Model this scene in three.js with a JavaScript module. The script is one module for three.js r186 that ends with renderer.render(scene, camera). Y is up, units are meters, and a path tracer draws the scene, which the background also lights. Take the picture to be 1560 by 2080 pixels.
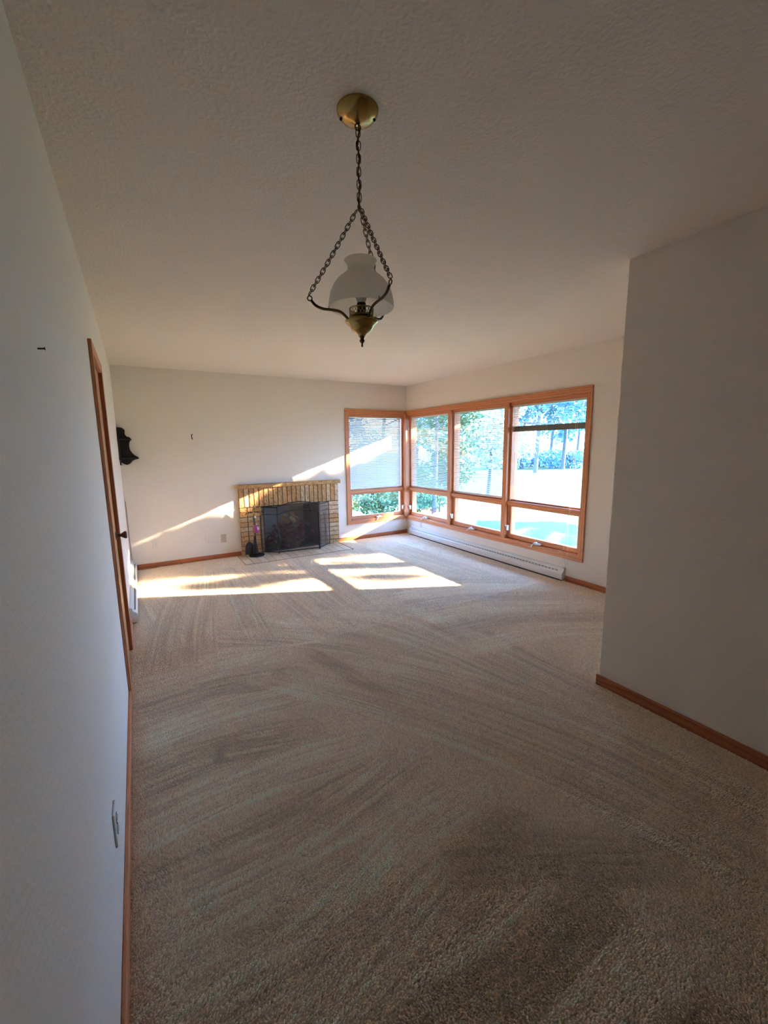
import * as THREE from 'three';
import { RoundedBoxGeometry } from 'three/addons/geometries/RoundedBoxGeometry.js';
import { mergeGeometries } from 'three/addons/utils/BufferGeometryUtils.js';

/* ------------------------------------------------------------------ camera, sky, sun, exposure */
const scene = new THREE.Scene();
const camera = new THREE.PerspectiveCamera(2 * Math.atan(1040 / 846.8) * 180 / Math.PI, 1560 / 2080, 0.02, 400);
camera.position.set(0.159, 1.477, 5.869);
camera.quaternion.setFromRotationMatrix(new THREE.Matrix4().makeBasis(
  new THREE.Vector3(0.86024, -0.012555, 0.509734),
  new THREE.Vector3(0.090147, 0.987694, -0.127807),
  new THREE.Vector3(-0.501857, 0.155895, 0.850786)));

const renderer = new THREE.WebGLRenderer({ antialias: true });
renderer.toneMapping = THREE.LinearToneMapping;
renderer.toneMappingExposure = 1.2;
renderer.shadowMap.enabled = true;

const SKY = 18.0, SUN = 66;
{ // clear morning sky: the same in every direction, paler and brighter towards the horizon
  const w = 16, h = 64, d = new Float32Array(w * h * 4);
  for (let j = 0; j < h; j++) {
    const up = Math.max(0, Math.sin(((j + 0.5) / h - 0.5) * Math.PI)), k = Math.pow(1 - up, 2.2);
    for (let i = 0; i < w; i++) {
      const o = (j * w + i) * 4;
      d[o] = 0.20 + 0.28 * k; d[o + 1] = 0.50 + 0.28 * k; d[o + 2] = 1.24 + 0.08 * k; d[o + 3] = 1;
    }
  }
  const t = new THREE.DataTexture(d, w, h, THREE.RGBAFormat, THREE.FloatType);
  t.mapping = THREE.EquirectangularReflectionMapping; t.magFilter = THREE.LinearFilter; t.needsUpdate = true;
  scene.background = t; scene.backgroundIntensity = SKY;
}
const SUNDIR = new THREE.Vector3(1, 0.345, 0.5).normalize();
const sun = new THREE.DirectionalLight(new THREE.Color().setRGB(1, 0.82, 0.58), SUN);
sun.name = 'sun';
sun.target.position.set(3, 0.5, 1.5); sun.position.copy(SUNDIR).multiplyScalar(50).add(sun.target.position);
sun.castShadow = true; sun.shadow.mapSize.set(4096, 4096);
Object.assign(sun.shadow.camera, { left: -14, right: 14, top: 12, bottom: -12, near: 1, far: 110 });
scene.add(sun, sun.target);

/* ------------------------------------------------------------------ helpers */
const W = 4.075, H = 2.44, PX = 2.511, PZ = 4.482, ZR = 8.2, GROUND = -0.45;
function rngOf(seed) { let s = seed >>> 0; return () => { s = (s + 0x6d2b79f5) | 0; let t = Math.imul(s ^ (s >>> 15), 1 | s); t = (t + Math.imul(t ^ (t >>> 7), 61 | t)) ^ t; return ((t ^ (t >>> 14)) >>> 0) / 4294967296; }; }
const R = rngOf(7);
const used = {};
function numbered(n) { const k = used[n] = (used[n] ?? -1) + 1; return k ? n + '_' + String(k).padStart(3, '0') : n; }
function mesh(name, geo, mat, parent) {
  const g = Array.isArray(geo) ? merge(geo) : geo;
  const m = new THREE.Mesh(g, mat); m.name = parent ? name : numbered(name); (parent || scene).add(m); return m;
}
function merge(list) { return list.length === 1 ? list[0] : mergeGeometries(list.map((g) => { const q = g.index ? g.toNonIndexed() : g; for (const k of Object.keys(q.attributes)) if (!['position', 'normal', 'uv'].includes(k)) q.deleteAttribute(k); return q; })); }
function tag(o, label, category, group, kind) { if (label) o.userData.label = label; if (category) o.userData.category = category; if (group) o.userData.group = group; if (kind) o.userData.kind = kind; return o; }
function struct(name, geo, mat, label, parent) { const m = mesh(name, geo, mat, parent); if (!parent) tag(m, label, null, null, 'structure'); return m; }
function structGroup(name, label) { const g = new THREE.Group(); g.name = numbered(name); scene.add(g); return tag(g, label, null, null, 'structure'); }
function thing(name, label, category, pos = [0, 0, 0], group) { const g = new THREE.Group(); g.name = numbered(name); g.position.set(...pos); scene.add(g); return tag(g, label, category, group); }
function boxUV(g, axis) { // uv in metres; u runs along the given axis (0 x, 1 y, 2 z) where the face allows
  const p = g.attributes.position, n = g.attributes.normal, uv = new Float32Array(p.count * 2);
  for (let i = 0; i < p.count; i++) {
    const a = [Math.abs(n.getX(i)), Math.abs(n.getY(i)), Math.abs(n.getZ(i))], m = a.indexOf(Math.max(...a)), c = [p.getX(i), p.getY(i), p.getZ(i)];
    let [u, v] = [[2, 1], [0, 2], [0, 1]][m];
    if (axis !== undefined && v === axis) [u, v] = [v, u];
    uv[i * 2] = c[u] + c[m] * 0.37; uv[i * 2 + 1] = c[v] + c[m] * 0.61;
  }
  g.setAttribute('uv', new THREE.BufferAttribute(uv, 2)); return g;
}
function box(x0, x1, y0, y1, z0, z1, r = 0, axis) {
  const w = x1 - x0, h = y1 - y0, d = z1 - z0;
  const g = r ? new RoundedBoxGeometry(w, h, d, 2, Math.min(r, w / 2.01, h / 2.01, d / 2.01)) : new THREE.BoxGeometry(w, h, d);
  g.translate((x0 + x1) / 2, (y0 + y1) / 2, (z0 + z1) / 2);
  return boxUV(g.index ? g.toNonIndexed() : g, axis ?? (w >= h && w >= d ? 0 : h >= d ? 1 : 2));
}
const V = (x, y, z) => new THREE.Vector3(x, y, z);
function tube(pts, r, seg = 24, rad = 8, closed = false) { return new THREE.TubeGeometry(new THREE.CatmullRomCurve3(pts.map((p) => (p.isVector3 ? p : V(...p))), closed, 'catmullrom', 0.5), seg, r, rad, closed); }
function rod(a, b, r, rad = 8, r2 = r) { // straight bar from a to b
  const A = V(...a), B = V(...b), g = new THREE.CylinderGeometry(r2, r, A.distanceTo(B), rad);
  g.applyQuaternion(new THREE.Quaternion().setFromUnitVectors(V(0, 1, 0), B.clone().sub(A).normalize())); g.translate(...A.add(B).multiplyScalar(0.5).toArray()); return g;
}
function lathe(prof, seg = 40) { return new THREE.LatheGeometry(prof.map(([r, y]) => new THREE.Vector2(r, y)), seg); }
function ball(x, y, z, r, sy = 1, seg = 12) { const g = new THREE.SphereGeometry(r, seg, Math.ceil(seg * 0.7)); g.scale(1, sy, 1); g.translate(x, y, z); return g; }
const sm = (a, b, x) => { const t = Math.min(1, Math.max(0, (x - a) / (b - a))); return t * t * (3 - 2 * t); };

/* tileable value noise */
function hash(x, y, s) { let h = Math.imul(x, 374761393) ^ Math.imul(y, 668265263) ^ Math.imul(s, 974634777); h = Math.imul(h ^ (h >>> 13), 1274126177); return ((h ^ (h >>> 16)) >>> 0) / 4294967296; }
function vn(x, y, px, py, s) {
  const ix = Math.floor(x), iy = Math.floor(y), fx = x - ix, fy = y - iy, u = fx * fx * (3 - 2 * fx), v = fy * fy * (3 - 2 * fy);
  const m = (a, n) => ((a % n) + n) % n, x0 = m(ix, px), x1 = m(ix + 1, px), y0 = m(iy, py), y1 = m(iy + 1, py);
  const a = hash(x0, y0, s), b = hash(x1, y0, s), c = hash(x0, y1, s), d = hash(x1, y1, s);
  return a + (b - a) * u + (c - a) * v + (a - b - c + d) * u * v;
}
function texture(w, h, f, srgb, repX = 1, repY = repX) {
  const d = new Uint8Array(w * h * 4), c = [0, 0, 0];
  for (let j = 0; j < h; j++) for (let i = 0; i < w; i++) {
    f(i / w, j / h, c); const o = (j * w + i) * 4;
    d[o] = Math.max(0, Math.min(255, c[0])); d[o + 1] = Math.max(0, Math.min(255, c[1])); d[o + 2] = Math.max(0, Math.min(255, c[2])); d[o + 3] = 255;
  }
  const t = new THREE.DataTexture(d, w, h); t.wrapS = t.wrapT = THREE.RepeatWrapping; t.magFilter = THREE.LinearFilter; t.minFilter = THREE.LinearMipmapLinearFilter; t.generateMipmaps = true;
  if (srgb) t.colorSpace = THREE.SRGBColorSpace; t.repeat.set(repX, repY); t.needsUpdate = true; return t;
}
const grey = (f, w, h, rx, ry) => texture(w, h, (u, v, c) => { c[0] = c[1] = c[2] = 255 * f(u, v); }, false, rx, ry);

/* ------------------------------------------------------------------ materials */
const std = (c, rough = 0.6, extra = {}) => new THREE.MeshStandardMaterial({ color: Array.isArray(c) ? new THREE.Color().setRGB(...c) : c, roughness: rough, ...extra });
const M = {};
const peel = grey((u, v) => 0.5 * vn(u * 60, v * 60, 60, 60, 3) + 0.35 * vn(u * 130, v * 130, 130, 130, 4) + 0.15 * vn(u * 22, v * 22, 22, 22, 5), 512, 512, 2);
M.wall = std([0.80, 0.71, 0.60], 0.75, { bumpMap: peel, bumpScale: 0.001 });
const pop = grey((u, v) => { const n = 0.55 * vn(u * 70, v * 70, 70, 70, 11) + 0.3 * vn(u * 140, v * 140, 140, 140, 12) + 0.15 * vn(u * 30, v * 30, 30, 30, 13); return sm(0.3, 0.75, n); }, 512, 512, 1.6);
M.ceiling = std([0.77, 0.685, 0.58], 0.9, { bumpMap: pop, bumpScale: 0.0008 });
function woodTexture(seed, a, b, streak, rx, ry) {
  return texture(1024, 512, (u, v, c) => {
    const warp = 0.9 * vn(u * 3, v * 6, 3, 6, seed) + 0.25 * vn(u * 9, v * 16, 9, 16, seed + 1);
    const ring = 0.5 + 0.5 * Math.sin((v * 16 + warp * 1.9) * Math.PI * 2), fine = vn(u * 24, v * 190, 24, 190, seed + 2), pore = vn(u * 60, v * 300, 60, 300, seed + 3);
    const t = Math.min(1, 0.5 * Math.pow(ring, 1.6) + 0.32 * fine + 0.2 * vn(u * 2, v * 5, 2, 5, seed + 4)), k = 1 - streak * sm(0.62, 0.95, pore);
    for (let i = 0; i < 3; i++) c[i] = (a[i] + (b[i] - a[i]) * t) * k;
  }, true, rx, ry);
}
M.trim = std('#ffffff', 0.42, { map: woodTexture(31, [224, 152, 104], [180, 106, 62], 0.14, 0.7, 2.2) });
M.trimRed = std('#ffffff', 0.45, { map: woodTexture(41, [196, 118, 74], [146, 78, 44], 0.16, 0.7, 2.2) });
M.doorWood = std('#ffffff', 0.4, { map: woodTexture(51, [214, 164, 108], [166, 108, 62], 0.16, 0.45, 1.6) });
M.darkWood = std('#ffffff', 0.8, { map: woodTexture(61, [44, 27, 20], [22, 13, 10], 0.2, 1, 3) });
M.whiteMetal = std([0.80, 0.79, 0.76], 0.4);
M.heater = std([0.74, 0.70, 0.63], 0.45);
M.slot = std([0.03, 0.028, 0.025], 0.8);
M.plateTan = std([0.50, 0.41, 0.29], 0.5);
M.plateWhite = std([0.72, 0.67, 0.60], 0.5);
M.iron = std([0.022, 0.021, 0.022], 0.5, { metalness: 0.5 });
M.ironDull = std([0.16, 0.155, 0.16], 0.45, { metalness: 0.8 });
M.brass = std([0.42, 0.28, 0.10], 0.24, { metalness: 1 });
M.brassDark = std([0.12, 0.075, 0.035], 0.4, { metalness: 1 });
M.glass = new THREE.MeshPhysicalMaterial({ color: 0xffffff, roughness: 0, transmission: 1, thickness: 0, ior: 1.5 });
M.slat = new THREE.MeshPhysicalMaterial({ color: new THREE.Color().setRGB(0.68, 0.64, 0.56), roughness: 0.5, transmission: 0.08, thickness: 0 });
M.blindRail = std([0.62, 0.60, 0.55], 0.5); M.stack = std([0.20, 0.155, 0.12], 0.6);  // stacked slats: same blind, with backlit shade put into a darker colour
M.clear = new THREE.MeshPhysicalMaterial({ color: new THREE.Color().setRGB(0.95, 0.95, 0.94), roughness: 0.03, transmission: 1, thickness: 0 });
M.cord = std([0.70, 0.62, 0.48], 0.8);
M.opal = new THREE.MeshPhysicalMaterial({ color: new THREE.Color().setRGB(0.95, 0.92, 0.85), roughness: 0.85, transmission: 0.8, thickness: 0, clearcoat: 0.6, clearcoatRoughness: 0.12 });
M.bulb = std([0.8, 0.8, 0.77], 0.35);
M.gap = std([0.06, 0.04, 0.03], 0.9);

/* carpet: beige pile with the marks of vacuum strokes, where the photograph shows them (the nap lies one way or the other; its shading is painted into the colour) */
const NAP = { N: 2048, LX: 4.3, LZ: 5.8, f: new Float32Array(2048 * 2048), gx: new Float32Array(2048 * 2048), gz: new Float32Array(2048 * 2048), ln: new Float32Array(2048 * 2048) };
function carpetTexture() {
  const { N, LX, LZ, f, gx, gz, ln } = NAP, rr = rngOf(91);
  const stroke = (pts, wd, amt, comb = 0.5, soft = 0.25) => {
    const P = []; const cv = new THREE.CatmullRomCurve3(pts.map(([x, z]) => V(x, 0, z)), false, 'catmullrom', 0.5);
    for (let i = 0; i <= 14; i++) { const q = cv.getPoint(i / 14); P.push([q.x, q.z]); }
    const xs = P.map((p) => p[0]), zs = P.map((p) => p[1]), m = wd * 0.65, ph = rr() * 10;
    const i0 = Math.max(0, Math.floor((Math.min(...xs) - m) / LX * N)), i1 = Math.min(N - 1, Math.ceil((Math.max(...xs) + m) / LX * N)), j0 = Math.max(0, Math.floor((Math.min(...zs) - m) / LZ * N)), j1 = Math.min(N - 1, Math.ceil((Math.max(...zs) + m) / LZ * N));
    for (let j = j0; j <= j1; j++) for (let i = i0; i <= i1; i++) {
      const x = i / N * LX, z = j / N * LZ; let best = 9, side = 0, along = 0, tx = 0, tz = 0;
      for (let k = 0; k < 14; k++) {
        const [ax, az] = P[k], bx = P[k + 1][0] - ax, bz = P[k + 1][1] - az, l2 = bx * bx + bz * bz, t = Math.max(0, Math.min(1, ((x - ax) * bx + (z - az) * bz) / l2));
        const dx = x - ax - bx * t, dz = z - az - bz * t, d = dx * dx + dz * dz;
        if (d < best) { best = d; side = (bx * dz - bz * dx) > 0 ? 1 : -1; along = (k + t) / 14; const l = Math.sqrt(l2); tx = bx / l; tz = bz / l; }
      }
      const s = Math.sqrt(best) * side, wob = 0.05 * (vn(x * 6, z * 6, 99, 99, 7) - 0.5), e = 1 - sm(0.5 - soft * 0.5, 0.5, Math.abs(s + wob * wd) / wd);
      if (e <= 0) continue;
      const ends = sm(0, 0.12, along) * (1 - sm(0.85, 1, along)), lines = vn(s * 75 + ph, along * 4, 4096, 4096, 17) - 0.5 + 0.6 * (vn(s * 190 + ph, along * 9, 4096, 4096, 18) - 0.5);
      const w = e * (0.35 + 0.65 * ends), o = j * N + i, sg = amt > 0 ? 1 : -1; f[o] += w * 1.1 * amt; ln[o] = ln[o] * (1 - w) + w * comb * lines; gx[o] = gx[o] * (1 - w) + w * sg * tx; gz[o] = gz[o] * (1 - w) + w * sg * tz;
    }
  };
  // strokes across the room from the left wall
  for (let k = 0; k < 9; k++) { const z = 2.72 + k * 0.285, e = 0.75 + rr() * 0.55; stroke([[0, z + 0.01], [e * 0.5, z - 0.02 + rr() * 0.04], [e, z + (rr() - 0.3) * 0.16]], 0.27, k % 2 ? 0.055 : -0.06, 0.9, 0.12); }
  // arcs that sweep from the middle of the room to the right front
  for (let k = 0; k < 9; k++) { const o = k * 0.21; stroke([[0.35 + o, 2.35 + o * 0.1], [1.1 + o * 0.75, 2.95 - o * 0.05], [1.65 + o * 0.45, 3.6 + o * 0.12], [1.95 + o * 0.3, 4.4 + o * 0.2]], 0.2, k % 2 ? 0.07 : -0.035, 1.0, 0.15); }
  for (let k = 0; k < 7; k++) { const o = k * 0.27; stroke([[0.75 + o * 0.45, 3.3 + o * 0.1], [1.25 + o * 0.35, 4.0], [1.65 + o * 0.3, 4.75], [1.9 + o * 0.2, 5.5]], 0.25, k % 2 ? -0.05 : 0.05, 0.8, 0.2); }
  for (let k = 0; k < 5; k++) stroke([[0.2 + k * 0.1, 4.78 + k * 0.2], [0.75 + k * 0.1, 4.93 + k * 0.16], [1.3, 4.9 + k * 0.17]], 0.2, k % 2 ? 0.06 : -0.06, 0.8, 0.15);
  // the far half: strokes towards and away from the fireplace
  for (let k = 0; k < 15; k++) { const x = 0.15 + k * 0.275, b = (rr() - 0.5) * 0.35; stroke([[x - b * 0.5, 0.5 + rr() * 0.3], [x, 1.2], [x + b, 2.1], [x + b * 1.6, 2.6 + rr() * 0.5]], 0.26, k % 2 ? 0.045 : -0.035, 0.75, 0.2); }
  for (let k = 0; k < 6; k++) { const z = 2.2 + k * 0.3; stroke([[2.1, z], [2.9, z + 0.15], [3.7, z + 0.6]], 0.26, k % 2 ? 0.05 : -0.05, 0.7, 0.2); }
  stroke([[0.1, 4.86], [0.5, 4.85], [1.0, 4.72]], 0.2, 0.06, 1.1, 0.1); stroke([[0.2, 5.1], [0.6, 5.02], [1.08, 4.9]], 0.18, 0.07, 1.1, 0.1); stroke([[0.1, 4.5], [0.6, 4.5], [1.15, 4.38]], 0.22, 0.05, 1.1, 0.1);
  // scuffed patches, lighter streaks, and a darker strip along the left wall
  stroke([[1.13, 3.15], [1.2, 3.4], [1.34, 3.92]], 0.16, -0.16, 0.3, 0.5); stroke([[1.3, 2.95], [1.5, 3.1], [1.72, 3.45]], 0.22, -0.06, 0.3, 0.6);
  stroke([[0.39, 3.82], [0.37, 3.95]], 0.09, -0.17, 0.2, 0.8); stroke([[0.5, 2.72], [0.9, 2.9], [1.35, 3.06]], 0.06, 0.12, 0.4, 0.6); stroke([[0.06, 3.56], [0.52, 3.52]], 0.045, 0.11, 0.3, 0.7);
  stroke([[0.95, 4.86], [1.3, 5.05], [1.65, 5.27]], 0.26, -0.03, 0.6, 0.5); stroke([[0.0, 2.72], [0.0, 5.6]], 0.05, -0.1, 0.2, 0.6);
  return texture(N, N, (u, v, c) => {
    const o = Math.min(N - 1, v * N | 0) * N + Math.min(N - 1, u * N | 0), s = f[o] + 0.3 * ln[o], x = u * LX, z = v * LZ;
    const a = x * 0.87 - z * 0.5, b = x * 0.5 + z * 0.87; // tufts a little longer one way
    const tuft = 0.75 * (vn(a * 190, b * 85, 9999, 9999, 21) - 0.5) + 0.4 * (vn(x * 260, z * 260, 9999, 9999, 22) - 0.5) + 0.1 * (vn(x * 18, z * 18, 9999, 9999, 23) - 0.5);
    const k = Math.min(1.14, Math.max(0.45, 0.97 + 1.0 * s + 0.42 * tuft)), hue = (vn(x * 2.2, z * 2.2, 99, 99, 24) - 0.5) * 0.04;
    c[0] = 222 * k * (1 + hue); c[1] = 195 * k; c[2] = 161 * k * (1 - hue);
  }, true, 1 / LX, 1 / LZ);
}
const tuftBump = grey((u, v) => { const a = u + 0.3 * v; return 0.6 * vn(a * 70, v * 46, 70, 46, 41) + 0.4 * vn(u * 120, v * 120, 120, 120, 42); }, 1024, 1024, 1 / 0.75);
M.pile = std('#ffffff', 1);
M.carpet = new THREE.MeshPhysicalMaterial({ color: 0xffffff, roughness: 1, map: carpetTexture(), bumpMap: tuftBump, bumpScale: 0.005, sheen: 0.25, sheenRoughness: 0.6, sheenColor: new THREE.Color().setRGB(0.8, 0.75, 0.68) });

const brickTex = (seed) => texture(256, 256, (u, v, c) => {
  const n = 0.5 * vn(u * 9, v * 9, 9, 9, seed) + 0.3 * vn(u * 26, v * 26, 26, 26, seed + 1) + 0.2 * vn(u * 70, v * 70, 70, 70, seed + 2), k = 0.88 + 0.26 * n, d = 0.6 * sm(0.7, 0.85, vn(u * 18, v * 18, 18, 18, seed + 5));
  c[0] = 198 * k - 40 * d; c[1] = 166 * k - 42 * d; c[2] = 128 * k - 40 * d;
}, true, 2.4);
const brickBump = grey((u, v) => 0.6 * vn(u * 16, v * 16, 16, 16, 73) + 0.4 * vn(u * 40, v * 40, 40, 40, 74), 256, 256, 3);
M.brick = ['#ffffff', '#f4e2c4', '#ecd3b0', '#fbe9cf'].map((c, i) => std(c, 0.85, { map: brickTex(80 + i * 7), bumpMap: brickBump, bumpScale: 0.008 }));
M.mortar = std([0.10, 0.06, 0.035], 0.95);
M.tile = ['#dcc4a4', '#d6ba98', '#e0caac', '#d0b594'].map((c) => std(c, 0.5, { bumpMap: peel, bumpScale: 0.002 }));
M.grout = std([0.22, 0.17, 0.13], 0.95);
M.soot = std([0.10, 0.095, 0.09], 0.9, { bumpMap: brickBump, bumpScale: 0.004 });
M.firebrick = std([0.42, 0.41, 0.38], 0.9, { bumpMap: brickBump, bumpScale: 0.004 });
const lawnTex = texture(512, 512, (u, v, c) => { const n = 0.4 * vn(u * 12, v * 12, 12, 12, 101) + 0.35 * vn(u * 60, v * 60, 60, 60, 102) + 0.25 * vn(u * 170, v * 170, 170, 170, 103), k = 0.65 + 0.7 * n; c[0] = 72 * k; c[1] = 106 * k; c[2] = 66 * k; }, true, 0.25);
M.lawn = std('#ffffff', 0.95, { map: lawnTex, bumpMap: lawnTex, bumpScale: 0.03 });
M.bark = std([0.10, 0.11, 0.125], 0.95, { bumpMap: brickBump, bumpScale: 0.02 });
const leafMat = (c) => std(c, 0.8, { side: THREE.DoubleSide });
M.leafFarHaze = leafMat([0.12, 0.28, 0.38]); M.leafNear = leafMat([0.10, 0.19, 0.085]); M.leafSunPale = leafMat([0.33, 0.39, 0.34]);  // blue haze put into the far leaves, sunlit paleness into the pale ones
M.roof = std([0.13, 0.11, 0.10], 0.9); M.siding = std([0.66, 0.65, 0.62], 0.7);
M.rock = std([0.68, 0.66, 0.62], 0.9, { bumpMap: brickBump, bumpScale: 0.02 });

/* ------------------------------------------------------------------ the room */
const WT = 0.15, Y0 = 0.30, Y1 = 1.985, OX = 3.005, OZ = 3.243; // window openings
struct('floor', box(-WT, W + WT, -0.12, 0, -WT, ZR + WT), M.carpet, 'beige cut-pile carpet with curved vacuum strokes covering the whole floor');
{ // the pile itself: tufts that lean the way the last stroke left them, shorter in the comb lines; stroke shading is also put into their colour
  const g = new THREE.CylinderGeometry(0.0021, 0.0042, 0.0075, 4, 2), p = g.attributes.position, rr = rngOf(17), at = [];
  g.translate(0, 0.0028, 0);
  for (let i = 0; i < p.count; i++) { const y = Math.max(0, p.getY(i)); p.setX(i, p.getX(i) + 42 * y * y); }
  g.computeVertexNormals();
  const fill = (x0, x1, z0, z1, d) => { for (let z = z0; z < z1; z += d) for (let x = x0; x < x1; x += d) { const X = x + (rr() - 0.5) * d * 0.9, Z = z + (rr() - 0.5) * d * 0.9; if (X > 1.251 && X < 2.773 && Z < (X > 2.757 ? 0.562 : 0.547)) continue; at.push(X, Z); } };
  fill(0.016, PX - 0.016, 3.0, 5.75, 0.0066); fill(PX - 0.016, W - 0.016, 3.0, PZ - 0.004, 0.0085); fill(0.016, W - 0.016, 0.016, 3.0, 0.0092);
  const n = at.length / 2, im = new THREE.InstancedMesh(g, M.pile, n), o = new THREE.Object3D(), c = new THREE.Color(), { N, LX, LZ } = NAP;
  for (let i = 0; i < n; i++) {
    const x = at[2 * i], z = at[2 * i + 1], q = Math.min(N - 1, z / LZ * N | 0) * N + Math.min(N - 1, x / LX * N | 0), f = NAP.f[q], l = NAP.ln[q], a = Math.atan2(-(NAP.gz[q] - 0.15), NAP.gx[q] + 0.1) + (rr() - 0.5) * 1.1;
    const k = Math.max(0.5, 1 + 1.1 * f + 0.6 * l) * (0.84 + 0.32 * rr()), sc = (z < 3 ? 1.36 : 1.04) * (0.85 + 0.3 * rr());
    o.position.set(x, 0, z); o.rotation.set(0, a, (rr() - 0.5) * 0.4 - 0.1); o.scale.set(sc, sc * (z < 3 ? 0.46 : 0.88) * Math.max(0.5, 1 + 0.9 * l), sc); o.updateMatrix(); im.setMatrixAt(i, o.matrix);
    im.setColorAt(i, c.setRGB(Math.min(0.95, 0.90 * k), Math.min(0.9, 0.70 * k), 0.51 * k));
  }
  im.name = 'carpet_pile'; scene.add(tag(im, 'short beige carpet pile combed into strokes over the whole floor', 'carpet pile', null, 'stuff'));
}
struct('ceiling', box(-WT, W + WT, H, H + 0.12, -WT, ZR + WT), M.ceiling, 'cream sand-textured ceiling with one brass pendant lamp');
struct('wall_left', [box(-WT, 0, 0, H, -WT, 2.395), box(-WT, 0, 0, H, 3.072, ZR + WT), box(-WT, 0, 1.992, H, 2.395, 3.072), box(-WT, -0.075, 0, 1.992, 2.395, 3.072)], M.wall, 'cream left wall beside the camera, with the wooden closet door');
struct('wall_back', [box(-WT, 1.62, 0, H, -WT, 0), box(1.62, 2.487, 0.665, H, -WT, 0), box(2.487, OX, 0, H, -WT, 0), box(OX, W, 0, Y0, -WT, 0), box(OX, W, Y1, H, -WT, 0)], M.wall, 'cream far wall around the brick fireplace and the corner window');
struct('wall_right', [box(W, W + WT, 0, Y0, -WT, PZ), box(W, W + WT, Y1, H, -WT, PZ), box(W, W + WT, Y0, Y1, OZ, PZ)], M.wall, 'cream right wall with the long three-bay window');
struct('wall_partition', box(PX, PX + 0.15, 0, H, PZ, ZR), M.wall, 'cream partition wall that juts into the room at the right front');
struct('wall_side', box(PX + 0.15, W + WT, 0, H, PZ, PZ + 0.15), M.wall, 'cream wall hidden behind the end of the partition');
struct('wall_rear', box(-WT, PX + 0.15, 0, H, ZR, ZR + WT), M.wall, 'cream wall behind the camera');
{ // roof with a low sloping eave that keeps the top of the window out of the sun
  const s = new THREE.Shape(); s.moveTo(-1.0, 3.6); s.lineTo(2.0, 4.0); s.lineTo(5.06, 2.18); s.lineTo(5.06, 2.075); s.lineTo(W + WT, 2.57); s.lineTo(-1.0, 2.57); s.closePath();
  const g = new THREE.ExtrudeGeometry(s, { depth: 9.6, bevelEnabled: false }); g.translate(0, 0, -0.6);
  struct('roof', boxUV(g), M.roof, 'low sloping roof with a deep eave above the window wall');
  struct('trim_9', [box(W + 0.0, W + WT, GROUND, 0, -WT, ZR + WT), box(-WT, W + WT, GROUND, 0, -WT - 0.02, -WT)], M.siding, 'pale foundation below the house walls');
}
/* baseboards */
struct('baseboard_left', [box(0, 0.014, 0, 0.062, 0, 2.337, 0.004), box(0, 0.014, 0, 0.062, 3.132, ZR, 0.004)], M.trim, 'narrow brown wooden baseboard along the left wall');
struct('baseboard_back', [box(0, 1.314, 0, 0.062, 0, 0.014, 0.004), box(2.792, W, 0, 0.062, 0, 0.014, 0.004)], M.trimRed, 'narrow reddish wooden baseboard along the far wall');
struct('baseboard_right', box(W - 0.014, W, 0, 0.062, 3.105, PZ, 0.004), M.trimRed, 'narrow reddish wooden baseboard right of the long heater');
struct('baseboard_partition', [box(PX - 0.016, PX, 0, 0.066, PZ - 0.014, ZR, 0.005)], M.trimRed, 'dark wooden baseboard along the partition wall');

/* ------------------------------------------------------------------ windows: u runs along the wall, n goes outwards */
const backMap = (u0, u1, y0, y1, n0, n1, r, ax) => box(u0, u1, y0, y1, -n1, -n0, r, ax);
const rightMap = (u0, u1, y0, y1, n0, n1, r, ax) => box(W + n0, W + n1, y0, y1, u0, u1, r, ax);
const place = (right) => (u, y, n) => (right ? [W + n, y, u] : [u, y, -n]);
function windowUnit(name, label, right, u0, u1, crankU, latchU) {
  const B = right ? rightMap : backMap, P = place(right), g = structGroup(name, label);
  const fr = [B(u0, u1, 1.935, Y1, 0.025, 0.14, 0.003), B(u0, u0 + 0.028, Y0, 1.935, 0.03, 0.14, 0.003), B(u1 - 0.028, u1, Y0, 1.935, 0.03, 0.14, 0.003), B(u0, u1, Y0, 0.322, -0.002, 0.16, 0.003)];
  mesh('frame', fr, M.trim, g);
  mesh('rail', [B(u0, u1, 0.742, 0.79, 0.008, 0.13, 0.004), B(u0, u1, 0.79, 0.808, 0.05, 0.13, 0.003)], M.trim, g);
  mesh('pane', B(u0 + 0.02, u1 - 0.02, 0.8, 1.94, 0.088, 0.091), M.glass, g);
  const a = u0 + 0.03, b = u1 - 0.03, s = mesh('sash', [B(a, b, 0.322, 0.378, 0.03, 0.075, 0.004), B(a, b, 0.722, 0.742, 0.03, 0.075, 0.003), B(a, a + 0.022, 0.378, 0.722, 0.035, 0.075, 0.003), B(b - 0.022, b, 0.378, 0.722, 0.035, 0.075, 0.003)], M.trim, g);
  mesh('pane', B(a + 0.015, b - 0.015, 0.37, 0.73, 0.053, 0.056), M.glass, s);
  const k = mesh('crank', [B(crankU - 0.045, crankU + 0.045, 0.322, 0.342, -0.012, 0.03, 0.006), ball(...P(crankU, 0.345, -0.012), 0.016)], M.whiteMetal, g);
  mesh('crank_handle', [tube([P(crankU, 0.348, -0.014), P(crankU - 0.012, 0.352, -0.028), P(crankU - 0.03, 0.33, -0.034), P(crankU - 0.05, 0.305, -0.032)], 0.006, 14, 7), ball(...P(crankU - 0.055, 0.298, -0.032), 0.0105)], M.whiteMetal, k);
  const l = mesh('latch', B(latchU - 0.012, latchU + 0.012, 0.415, 0.485, 0.0, 0.036, 0.006), M.whiteMetal, g);
  const up = P(latchU, 0.45, 0), tp = P(latchU, 0.49, -0.016);
  mesh('latch_lever', rod(up, tp, 0.007, 8, 0.005), M.whiteMetal, l);
  return g;
}
const MZ1 = [1.086, 1.152], MZ2 = [2.156, 2.222];
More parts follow.
